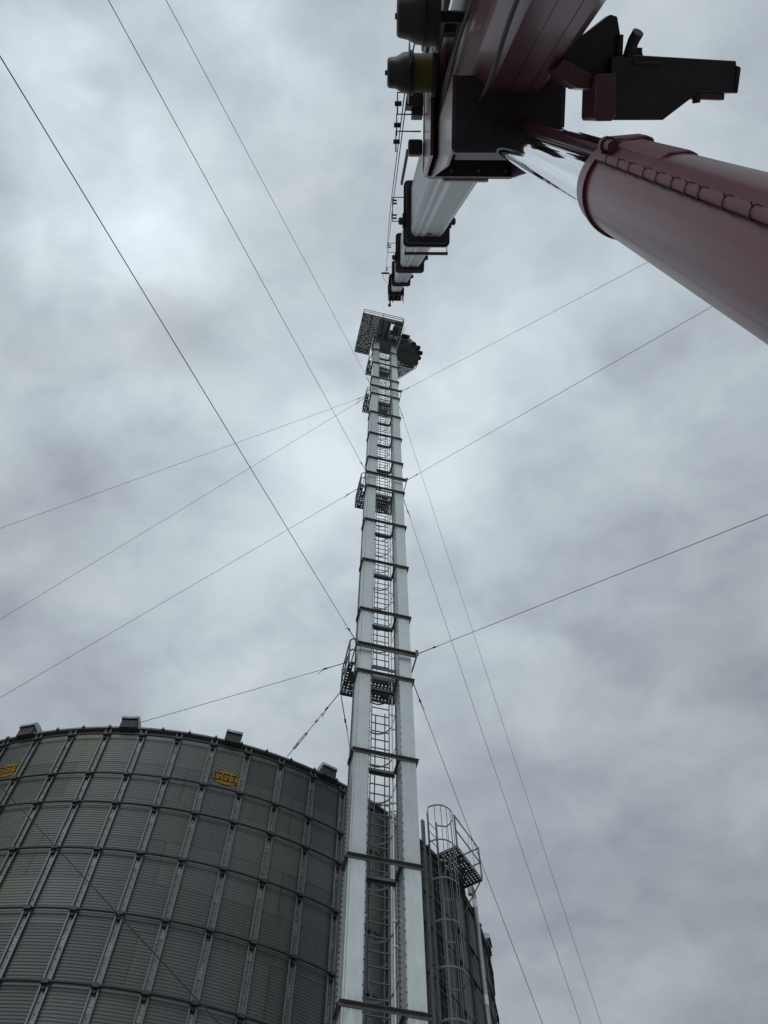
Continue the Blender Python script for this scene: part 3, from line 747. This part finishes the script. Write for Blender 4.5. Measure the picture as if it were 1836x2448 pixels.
guy(tw(-0.08, D_+0.1, 44.0), (-40, 24.7, 0), 'steeper of two wires running left from the third landing')
guy(tw(-0.08, D_+0.1, 44.2), (-35, 12.7, 0), 'flatter of two wires running left from the third landing')
guy(tw(-0.08, D_+0.1, 19.75), (-6.43, 13.62, H(17.38)), 'nearly level wire from the lowest landing to a vent on the bin roof')
w = guy(tw(-0.14, 1.15, 19.3), (-2.36, 14.42, H(17.36)), 'short wire with a turnbuckle from the lowest landing to the bin eave')
e = Vector((-2.36, 14.42, H(17.36))); d = (tw(-0.14, 1.15, 19.3)-e).normalized()
tb = MB()
tb.tube([e, e+d*0.25], 0.014, 6); tb.lathe(e+d*0.25, d, [(0, 0.02), (0.03, 0.035), (0.12, 0.035), (0.15, 0.02)], 10)
side = d.cross(Vector((0, 0, 1))).normalized()
for s_ in (-1, 1): tb.tube([e+d*0.42+side*0.03*s_, e+d*0.78+side*0.03*s_], 0.009, 6)
tb.lathe(e+d*0.40, d, [(0, 0.035), (0.05, 0.035)], 8); tb.lathe(e+d*0.76, d, [(0, 0.035), (0.05, 0.035)], 8)
tb.tube([e+d*0.8, e+d*1.25], 0.013, 6); tb.lathe(e+d*1.2, d, [(0, 0.03), (0.08, 0.03)], 8); tb.lathe(e+d*1.45, d, [(0, 0.024), (0.06, 0.024)], 8)
obj('turnbuckle', tb, 'galv', w)
guy((-10.2, 14.2, H(17.3)), (4.0, 3.96, 0), 'wire crossing in front of the bin ribs to the bottom edge', r=0.0075)
guy(tw(-0.14, 1.27, 19.25), (-0.66, 15.42, H(17.36)), 'thin wire dropping behind the left leg from the lowest landing')
def ray(x, y):
    a_ = (x-918)/FPX; b_ = (y-1224)/FPX; cr, sr = math.cos(R(ROLL)), math.sin(R(ROLL))
    x_ = a_*cr+b_*sr; d_ = -a_*sr+b_*cr; c_, s_ = math.cos(R(PITCH)), math.sin(R(PITCH))
    return Vector((x_, c_+d_*s_, s_-d_*c_))


# ---------------------------------------------------------------- the crane
C1 = Vector((1.266, -0.089, H(14.25))); BD = Vector((-0.01261, 0.22568, 0.97412)).normalized()
BS = (Vector((1, 0, 0))-BD*BD.x).normalized(); BN = BD.cross(BS).normalized()
def B(s, n, a): return C1+BS*s+BN*n+BD*a
crane = thing('mobile_crane', (1.45, -2.4, 0), 'dark red telescopic crane reaching up beside the elevator tower', 'crane')
LS = 11.22
def shell(w, h, ch=0.16):
    w /= 2; h /= 2
    return [(-w, -h), (w, -h), (w, h*0.30), (w-ch*0.55, h*0.72), (w-ch*1.7, h), (-w+ch*1.7, h), (-w+ch*0.55, h*0.72), (-w, h*0.30)]
def shell2(w, h, c_):
    w /= 2; h /= 2
    return [(-w, -h), (w, -h), (w, h*0.80), (w-c_*0.4, h*0.93), (w-c_, h), (-w+c_, h), (-w+c_*0.4, h*0.93), (-w, h*0.80)]
def section(w, h, a0, a1, mats, name, ch=0.16, stripes=True):
    m = MB(); pr = shell(w, h, ch); m.prism(B, pr, a0, a1, 0)
    return obj(name, m, mats, crane)
def rr_frame(m, w, h, iw, ih, a0, a1, rad, mi=0):
    """rounded rectangular frame plate"""
    def loop(w_, h_, r_):
        o_ = []
        for cx_, cy_, q0 in ((w_/2-r_, h_/2-r_, 0), (-w_/2+r_, h_/2-r_, 90), (-w_/2+r_, -h_/2+r_, 180), (w_/2-r_, -h_/2+r_, 270)):
            for q in range(0, 91, 15): o_.append((cx_+r_*math.cos(R(q0+q)), cy_+r_*math.sin(R(q0+q))))
        return o_
    O, I_ = loop(w, h, rad), loop(iw, ih, min(rad*0.5, 0.05)); K = len(O); n = len(m.v)
    for a_ in (a0, a1):
        for q in O: m.v.append(tuple(B(q[0], q[1], a_)))
        for q in I_: m.v.append(tuple(B(q[0], q[1], a_)))
    for i in range(K):
        j = (i+1) % K
        m.face([n+i, n+j, n+K+j, n+K+i], mi); m.face([n+2*K+i, n+3*K+i, n+3*K+j, n+2*K+j], mi)
        m.face([n+i, n+2*K+i, n+2*K+j, n+j], mi); m.face([n+K+i, n+K+j, n+3*K+j, n+3*K+i], mi)
mbb = MB(); mbb.prism(B, [(x_+0.055, y_) for x_, y_ in shell(1.09, 1.44, 0.17)], -14.0, 0.0)
base = obj('base_boom', mbb, 'red_boom', crane)
SEC = [(0.88, 1.24, 0.0, LS), (0.78, 1.10, LS, 2*LS), (0.69, 0.97, 2*LS, 3*LS), (0.60, 0.84, 3*LS, 4*LS-0.4)]
CW = [(1.42, 1.92), (1.26, 1.72), (1.14, 1.52), (0.98, 1.30)]
for i, (w_, h_, a0, a1) in enumerate(SEC):
    m = MB(); ch = 0.09*w_/0.88; pr = shell2(w_, h_, ch); m.prism(B, pr, a0+0.02, a1, 0)
    # long paler strips painting the sky's reflection onto the underside facets
    bw = w_/2-ch
    for s0, s1 in ((-bw+0.01, -bw+0.075), (-bw+0.19*w_, -bw+0.30*w_)): m.box(B, s0, s1, h_/2, h_/2+0.006, a0+0.02, a1, 1)
    m.box(B, bw-0.05, bw-0.01, h_/2, h_/2+0.006, a0+0.02, a1, 1)
    sec = obj('boom_section', m, ['boom_grey', 'boom_sky_sheen'], crane)
    e = MB(); ah = a1-1.0; e.tube([B(0.02+0.07*math.cos(R(q)), h_/2+0.005, ah+0.16*math.sin(R(q))) for q in range(0, 360, 30)], 0.012, 6, closed=True)
    e.box(B, -0.05, 0.09, h_/2, h_/2+0.01, ah-0.05, ah+0.05)
    obj('access_port', e, 'black_paint', sec)
for i, (w_, h_) in enumerate(CW):
    a_ = i*LS; wi, hi = SEC[i][0]+0.03, SEC[i][1]+0.03
    m = MB(); rad_ = 0.13
    rr_frame(m, w_, h_, wi, hi, a_-0.14, a_+0.06, rad_)
    cf = 0.09*SEC[i][0]/0.88
    for s_ in (-1, 1): m.prism(B, [(s_*(wi/2-cf-0.03), hi/2-0.018), (s_*(wi/2+0.02), hi/2-0.018), (s_*(wi/2+0.02), hi/2*0.78), (s_*(wi/2-0.016), hi/2*0.79), (s_*(wi/2-cf*0.4-0.014), hi/2*0.915)], a_-0.14, a_+0.05)
    if i:
        rr_frame(m, w_*0.9, h_*0.92, wi, hi, a_-0.42, a_-0.14, rad_*0.8)
        for s_ in (-1, 1):
            m.lathe(B(s_*(w_/2-0.02), 0.12*h_, a_-0.25), BS*s_, [(0, 0.10), (0.13, 0.10), (0.16, 0.07)], 12)
            m.box(B, s_*w_/2-0.03, s_*w_/2+0.03, 0.0, 0.22*h_, a_-0.30, a_-0.1)
    o = obj('boom_collar', m, 'black_paint', crane, bevel=0.008)
    if i == 0: base_collar = o
m = MB(); m.box(B, -0.40, 0.28, 0.95, 0.985, 0.062, 0.20); obj('wear_pad', m, 'rust_plate', base_collar)
m = MB(); m.box(B, -0.60, 0.60, 0.98, 1.06, LS+0.02, LS+0.10)
for s_ in (-0.58, 0.56): m.box(B, s_, s_+0.02, 0.84, 0.98, LS+0.02, LS+0.05)
obj('guard_bar', m, 'red_dark', crane)
# boom nose with sheaves
a_ = 4*LS; m = MB()
for s_ in (-0.42, -0.14, 0.14, 0.42): m.prism(lambda n, a2, s2: B(s2, n, a2), [(-0.62, a_-1.1), (-0.62, a_+0.5), (-0.1, a_+1.1), (0.75, a_+1.0), (0.95, a_+0.2), (0.62, a_-1.1)], s_-0.02, s_+0.02)
m.box(B, -0.47, 0.47, -0.5, 0.62, a_-1.0, a_-0.1)
nose = obj('boom_nose', m, 'black_paint', crane)
sh = MB()
for s_ in (-0.28, 0.0, 0.28):
    for n_, aa in ((0.62, a_+0.45), (-0.35, a_+0.45)): sh.lathe(B(s_-0.04, n_, aa), BS, [(0, 0.30), (0.03, 0.24), (0.05, 0.24), (0.08, 0.30)], 20)
for s_ in (-0.5, -0.45, 0.44, 0.5): sh.box(B, s_-0.015, s_+0.015, 0.5, 0.9+0.2*(s_ > 0.48), a_-0.3, a_-0.1)
sh.box(B, -0.52, -0.44, -0.1, 0.5, a_-0.2, a_); sh.box(B, 0.46, 0.54, 0.1, 0.6, a_-0.2, a_)
sh.box(B, -0.40, 0.34, 0.55, 0.93, a_-0.35, a_+0.25); sh.tube([B(-0.38, 0.9, a_-0.2), B(-0.36, 1.12, a_-0.1)], 0.05, 6); sh.tube([B(-0.2, 0.9, a_-0.2), B(-0.18, 1.03, a_-0.1)], 0.03, 6)
obj('sheave', sh, 'reel_dark', nose)
m = MB(); m.box(B, -0.95, -0.45, -0.75, -0.65, a_-1.5, a_-1.35); m.tube([B(-0.9, -0.7, a_-1.4), B(-0.75, -0.3, a_-1.2), B(-0.5, -0.1, a_-1.2)], 0.012, 5)
obj('cable_guide', m, 'black_paint', nose)
# hoist rope down to the elevator head
rp0 = ray(927, 728)*55.0; rp0.z += CAMZ
rp1 = Vector((rp0.x+0.02, rp0.y, H(55.1)))
m = MB(); m.tube([rp0+Vector((0, 0, 1.2)), rp1], 0.018, 6)
rope = obj('hoist_rope', m, 'orange_rope', crane)
m = MB(); pb = rp0.lerp(rp1, 0.35); m.lathe(pb+Vector((0, 0, -0.22)), (0, 0, 1), [(0, 0.02), (0.04, 0.07), (0.10, 0.10), (0.24, 0.10), (0.32, 0.06), (0.40, 0.03)], 16)
obj('hook_ball', m, 'black_paint', rope)
# hoses and bolts that dress the boom foot
for k_, (s0, n0, s1, n1) in enumerate(((-0.53, 0.10, -0.56, 0.35), (-0.54, 0.34, -0.60, 0.55), (-0.30, 0.76, -0.34, 0.80))):
    hz_ = MB(); pts_ = [B(s0+(s1-s0)*t+0.03*math.sin(7*t+k_), n0+(n1-n0)*t+0.04*math.sin(5*t+2*k_), -8.5+t*(5.2 if k_ == 2 else 8.2)) for t in [i/16 for i in range(17)]]
    hz_.tube(pts_, 0.014+0.004*k_, 8); obj('hose', hz_, 'rubber', base)
for s_, n_ in ((-0.64, -0.6), (-0.64, -0.1), (-0.64, 0.4), (-0.3, 0.88), (0.1, 0.88), (0.5, 0.88), (0.64, 0.4)):
    hb = MB(); hb.lathe(B(s_, n_, -0.16), -BD, [(0, 0.028), (0.022, 0.028), (0.026, 0.02)], 6, sm=False); obj('bolt', hb, 'angle_iron', base_collar)
hk = MB(); hk.tube([B(-0.56, 0.62, -0.9), B(-0.68, 0.72, -0.7), B(-0.66, 0.80, -0.35), B(-0.5, 0.9, -0.25)], 0.016, 8); obj('hose', hk, 'rubber', base_collar)
# lug box under the base boom that takes the rod
def BNA(n, a, s): return B(s, n, a)
m = MB(); m.box(B, -0.58, 0.60, 0.55, 1.33, -3.75, -3.62); m.box(B, -0.50, 0.52, 0.74, 1.25, -3.62, -2.9)
lug = obj('cylinder_lug', m, 'black_paint', crane, bevel=0.02)
for s0 in (-0.60, 0.58):
    m = MB(); m.prism(BNA, [(0.55, -3.74), (1.30, -3.74), (1.33, -3.0), (0.975, -0.16), (0.55, -0.16)], s0, s0+0.035); obj('side_plate', m, 'red_dark' if s0 < 0 else 'black_paint', lug)
for s0, s1 in ((-0.70, -0.66), (0.62, 0.66)):
    m = MB(); m.prism(BNA, [(-0.5, -1.6), (0.95, -1.6), (0.97, -0.14), (-0.5, -0.14)], s0, s1); obj('stiffening_plate', m, 'red_dark', base_collar)
# seam strips and a rim along the base boom
m = MB()
for s_, n_ in ((0.0, 0.722), (0.20, 0.722), (-0.21, 0.722)): m.box(B, s_-0.006, s_+0.006, 0.715, n_+0.006, -13.5, -0.2)
for s_ in (-0.505, 0.585): m.box(B, s_, s_+0.02, 0.17, 0.23, -13.5, -0.2)
obj('weld_seam', m, 'red_dark', base)
m = MB()
def BL(n, a, s): return B(s, n, a)
m.prism(BL, [(0.02, -6.0), (0.05, -6.02), (0.10, -5.2), (0.07, -5.18)], -0.496, -0.492)
obj('lettering', m, 'white_mark', base)
# cable channel on the left side
m = MB()
m.box(B, -0.74, -0.62, -0.72, -0.52, -8.5, -0.14); m.box(B, -0.62, -0.49, -0.70, -0.60, -8.3, -8.1); m.box(B, -0.62, -0.49, -0.70, -0.60, -4.3, -4.1)
m.box(B, -0.70, -0.64, -0.35, -0.15, -7.5, -0.3); m.box(B, -0.64, -0.49, -0.3, -0.2, -2.7, -2.5); m.box(B, -0.64, -0.49, -0.3, -0.2, -6.1, -5.9)
obj('cable_channel', m, 'black_paint', crane)
# two cable reels
def reel(h_, so, si, yellow, n_=0.0):
    a_ = (h_-14.25)/BD.z; c_ = B(0, n_, a_); m = MB()
    span = si-so
    if yellow:
        m.lathe(c_+BS*so, BS, [(-0.03, 0.02), (-0.03, 0.03), (0, 0.03), (0, 0.15), (0.02, 0.175), (0.11, 0.185), (0.20, 0.235), (0.27, 0.24), (0.27, 0.36), (0.282, 0.36), (0.282, 0.26), (0.33, 0.26), (0.33, 0.225, 1), (span-0.05, 0.225), (span-0.05, 0.28), (span, 0.28)], 28)
        # the material of the wound cable
        obj('cable_reel', m, ['reel_dark', 'reel_yellow'], crane)
    else:
        m.lathe(c_+BS*so, BS, [(-0.02, 0.03), (0, 0.03), (0, 0.18), (0.02, 0.20), (0.12, 0.22), (0.2, 0.26), (0.27, 0.27), (0.27, 0.33), (0.282, 0.33), (0.282, 0.28), (span-0.03, 0.28), (span-0.03, 0.34), (span, 0.34)], 28)
        o_ = obj('cable_reel', m, ['reel_dark', 'reel_yellow'], crane)
        a2 = MB(); a2.lathe(c_+BS*si, BS, [(0, 0.06), (-si-0.49, 0.06)], 12); obj('axle', a2, 'black_paint', o_)
reel(12.5, -1.27, -0.66, True)
reel(10.55, -1.20, -0.76, False)
m = MB(); m.tube([B(-0.95, -0.45, -3.0), B(-0.74, -0.35, -2.6)], 0.022, 8); obj('lever', m, 'black_paint', crane)
# rope guides near the base collar
m = MB()
m.box(B, -0.98, -0.74, -0.05, 0.10, -0.60, -0.3); m.box(B, -0.90, -0.74, -0.35, 0.2, -0.5, -0.2)
obj('guide_block', m, 'black_paint', crane, bevel=0.01)
for aa, n_ in ((-0.3, -0.15), (0.1, 0.05), (0.5, 0.2)):
    m = MB(); m.tube([B(-0.72, n_, aa), B(-1.10, n_, aa), B(-1.10, n_+0.3, aa)], 0.012, 6); m.lathe(B(-1.14, n_+0.15, aa), BS, [(0, 0.035), (0.1, 0.035)], 10)
    obj('rope_guide', m, 'black_paint', crane)
m = MB(); m.box(B, -0.93, -0.72, 0.42, 0.64, -0.05, 0.15); obj('work_lamp', m, 'black_paint', crane, bevel=0.03)
for i in (1, 2, 3):
    w_ = CW[i][0]/2; a_ = i*LS; n_ = -0.25*CW[i][1]; m = MB()
    for dn_ in (0.0, 0.62 if i == 1 else 0.35): m.tube([B(-w_+0.02, n_+dn_, a_-0.05), B(-w_-0.30, n_+dn_, a_-0.05)], 0.012, 6)
    m.tube([B(-w_-0.30, n_, a_-0.05), B(-w_-0.30, n_+(0.62 if i == 1 else 0.35), a_-0.05)], 0.011, 6)
    for q in (0.08, 0.16, 0.46, 0.54)[:4 if i == 1 else 2]: m.box(B, -w_-0.30, -w_-0.18, n_+q-0.02, n_+q+0.02, a_-0.09, a_-0.03)
    obj('rope_guide', m, 'black_paint', crane)
m = MB(); m.tube([B(-1.0, 0.15, -1.8), B(-0.93, -0.15, LS), B(-0.87, -0.15, 2*LS), B(-0.79, -0.12, 3*LS), B(-0.9, -0.65, 4*LS-1.4)], 0.009, 6)
m.tube([B(-1.03, 0.1, -1.8), B(-0.98, -0.2, LS), B(-0.91, -0.2, 2*LS)], 0.009, 6); m.tube([B(-1.0, 0.2, -3.8), B(-1.0, 0.0, -1.8)], 0.009, 6)
obj('signal_cable', m, 'cable', crane)
m = MB()
m.box(B, -0.72, -0.66, -0.80, -0.72, LS-4.3, LS-0.2); m.box(B, -0.72, -0.44, -0.80, -0.70, LS-4.4, LS-4.3)
obj('side_rail', m, 'black_paint', crane)
# lift cylinder
AXB, AXT = Vector((1.335, 0.565, H(-0.9))), Vector((1.335, 0.358, H(5.35)))
ax = (AXT-AXB).normalized()
m = MB(); Lb = (AXT-AXB).length
m.lathe(AXB, ax, [(0, 0.246), (Lb-0.26, 0.246), (Lb-0.26, 0.264), (Lb-0.215, 0.264), (Lb-0.215, 0.249), (Lb-0.03, 0.249), (Lb, 0.225), (Lb, 0.19)], 64)
bar = obj('cylinder_barrel', m, 'red_paint', crane)
m = MB(); m.lathe(AXT-ax*0.3, ax, [(0, 0.214), (5.95, 0.214)], 64)
obj('piston_rod', m, 'chrome', bar)
def ring_dir(q): d_ = Vector((math.cos(R(q)), math.sin(R(q)), 0)); return (d_-ax*d_.dot(ax)).normalized()
pd = ring_dir(221); m = MB()
p0 = AXT-ax*0.22+pd*0.20
m.tube([p0+pd*0.02, AXT-ax*0.30+pd*0.262, AXT-ax*0.42+pd*0.268, AXB+ax*0.4+pd*0.268], 0.020, 16)
hp_ = obj('hydraulic_pipe', m, 'red_matte', bar)
q_ = 0.55
while q_ < 3.6:
    tie = MB()
    c_ = AXT-ax*q_+pd*0.268; x_ = ring_dir(221+90)
    tie.tube([c_+pd*0.0235*math.cos(R(t))+x_*0.0235*math.sin(R(t))+ax*0.008*math.sin(R(2*t)) for t in range(0, 360, 30)], 0.0022, 5, closed=True)
    tie.tube([c_+pd*0.022+x_*0.005, c_+pd*0.032+x_*0.01+ax*0.01], 0.003, 5)
    obj('cable_tie', tie, 'rubber', hp_)
    q_ += random.uniform(0.15, 0.26)
hm = MB(); sdv = ring_dir(265); tv = ring_dir(265+90)
def HB(t, r_, a_): return AXT+tv*t+sdv*r_-ax*a_
hm.prism(HB, [(-0.13, 0.15), (0.13, 0.15), (0.13, 0.25), (0.09, 0.268), (-0.09, 0.268), (-0.13, 0.25)], 0.02, 0.22)
hm.prism(HB, [(-0.10, 0.15), (0.10, 0.15), (0.09, 0.235), (0.05, 0.256), (-0.05, 0.256), (-0.09, 0.235)], 0.22, 1.1)
hm.lathe(HB(-0.13, 0.24, 0.22), -ax, [(0, 0.045), (0.05, 0.045), (0.05, 0.03), (0.16, 0.03)], 12)
obj('port_block', hm, 'red_matte', bar, bevel=0.015)
# stowage bracket on the right of the boom, thick plates at about 9.5 m above the camera
def bp(x, y, z_): r = ray(1300+x/3.095, y/3.095); r = r*(9.5/r.z); return Vector((r.x, r.y, H(z_)))
def plate(pts, z0, z1, name, matn, par, bev=0.012):
    m = MB(); m.prism(lambda x, y, z_: bp(x, y, z_), pts, z0, z1); return obj(name, m, matn, par, bevel=bev)
arm = plate([(440, 415), (553, 412), (600, 400), (1350, 438), (1352, 672), (1080, 662), (1022, 715), (880, 825), (820, 872), (440, 876)], 9.32, 9.72, 'stowage_bracket', 'black_paint', crane)
plate([(300, 548), (440, 540), (442, 840), (415, 882), (303, 884), (292, 860)], 9.12, 9.75, 'box_beam', 'red_dark', arm)
plate([(92, 385), (455, 96), (507, 112), (530, 245), (553, 415), (440, 545), (300, 550), (270, 560), (110, 450)], 9.45, 9.65, 'gusset', 'black_paint', arm)
plate([(20, 520), (90, 430), (300, 545), (300, 655), (190, 645), (100, 597)], 9.3, 9.7, 'foot', 'red_dark', arm)
plate([(600, 375), (645, 338), (692, 340), (692, 380), (708, 412), (600, 412)], 9.45, 9.50, 'ear', 'black_paint', arm, 0.004)
plate([(1100, 655), (1285, 672), (1281, 724), (1022, 716)], 9.38, 9.60, 'end_box', 'red_dark', arm)
plate([(1345, 470), (1380, 486), (1357, 676), (1340, 672)], 9.30, 9.42, 'end_plate', 'black_paint', arm)
m = MB(); m.tube([bp(575, 420, 9.4), bp(595, 300, 9.3), bp(620, 240, 9.25)], 0.055, 12); obj('pin', m, 'black_paint', arm); m = MB(); m.tube([bp(1080, 680, 9.4), bp(1080, 745, 9.4)], 0.04, 10)
obj('pin', m, 'black_paint', arm)
m = MB(); m.tube([bp(520, 250, 9.4), bp(505, 650, 9.4)], 0.03, 8); obj('strut', m, 'reel_dark', arm); m = MB(); m.tube([bp(60, 405, 9.5), bp(110, 405, 9.5)], 0.02, 6); obj('bolt', m, 'reel_dark', arm); m = MB(); m.tube([bp(600, 460, 9.3), bp(800, 462, 9.3)], 0.015, 6)
obj('strut', m, 'reel_dark', arm)
# turret under the boom (below the picture)
m = MB()
for x_ in (0.62, 1.98): m.prism(lambda y, z_, x2: Vector((x2, y, z_)), [(-4.4, 0.6), (1.0, 0.6), (1.0, 1.1), (-1.8, 1.4), (-2.9, 3.0), (-3.5, 3.0), (-4.4, 1.2)], x_, x_+0.06)
m.box(lambda x, y, z_: Vector((x, y, z_)), 0.68, 1.98, -4.3, 0.95, 0.6, 0.7)
m.lathe((1.33, -1.5, 0.0), (0, 0, 1), [(0, 1.0), (0.5, 1.0), (0.5, 1.15), (0.59, 1.15)], 40)
obj('turret', m, 'red_paint', crane, bevel=0.01)
# chain sling round the distributor
m = MB(); sc = T(1.78, -0.55, H(54.6))
m.tube([sc+Vector((0.15*math.cos(R(q)), 0.17*math.sin(R(q)), 0.03*math.sin(R(3*q)))) for q in range(0, 360, 24)], 0.02, 6, closed=True)
tag(obj('lifting_sling', m, 'green_rope'), 'small green rope loop hung at the top of the distributor', 'sling')
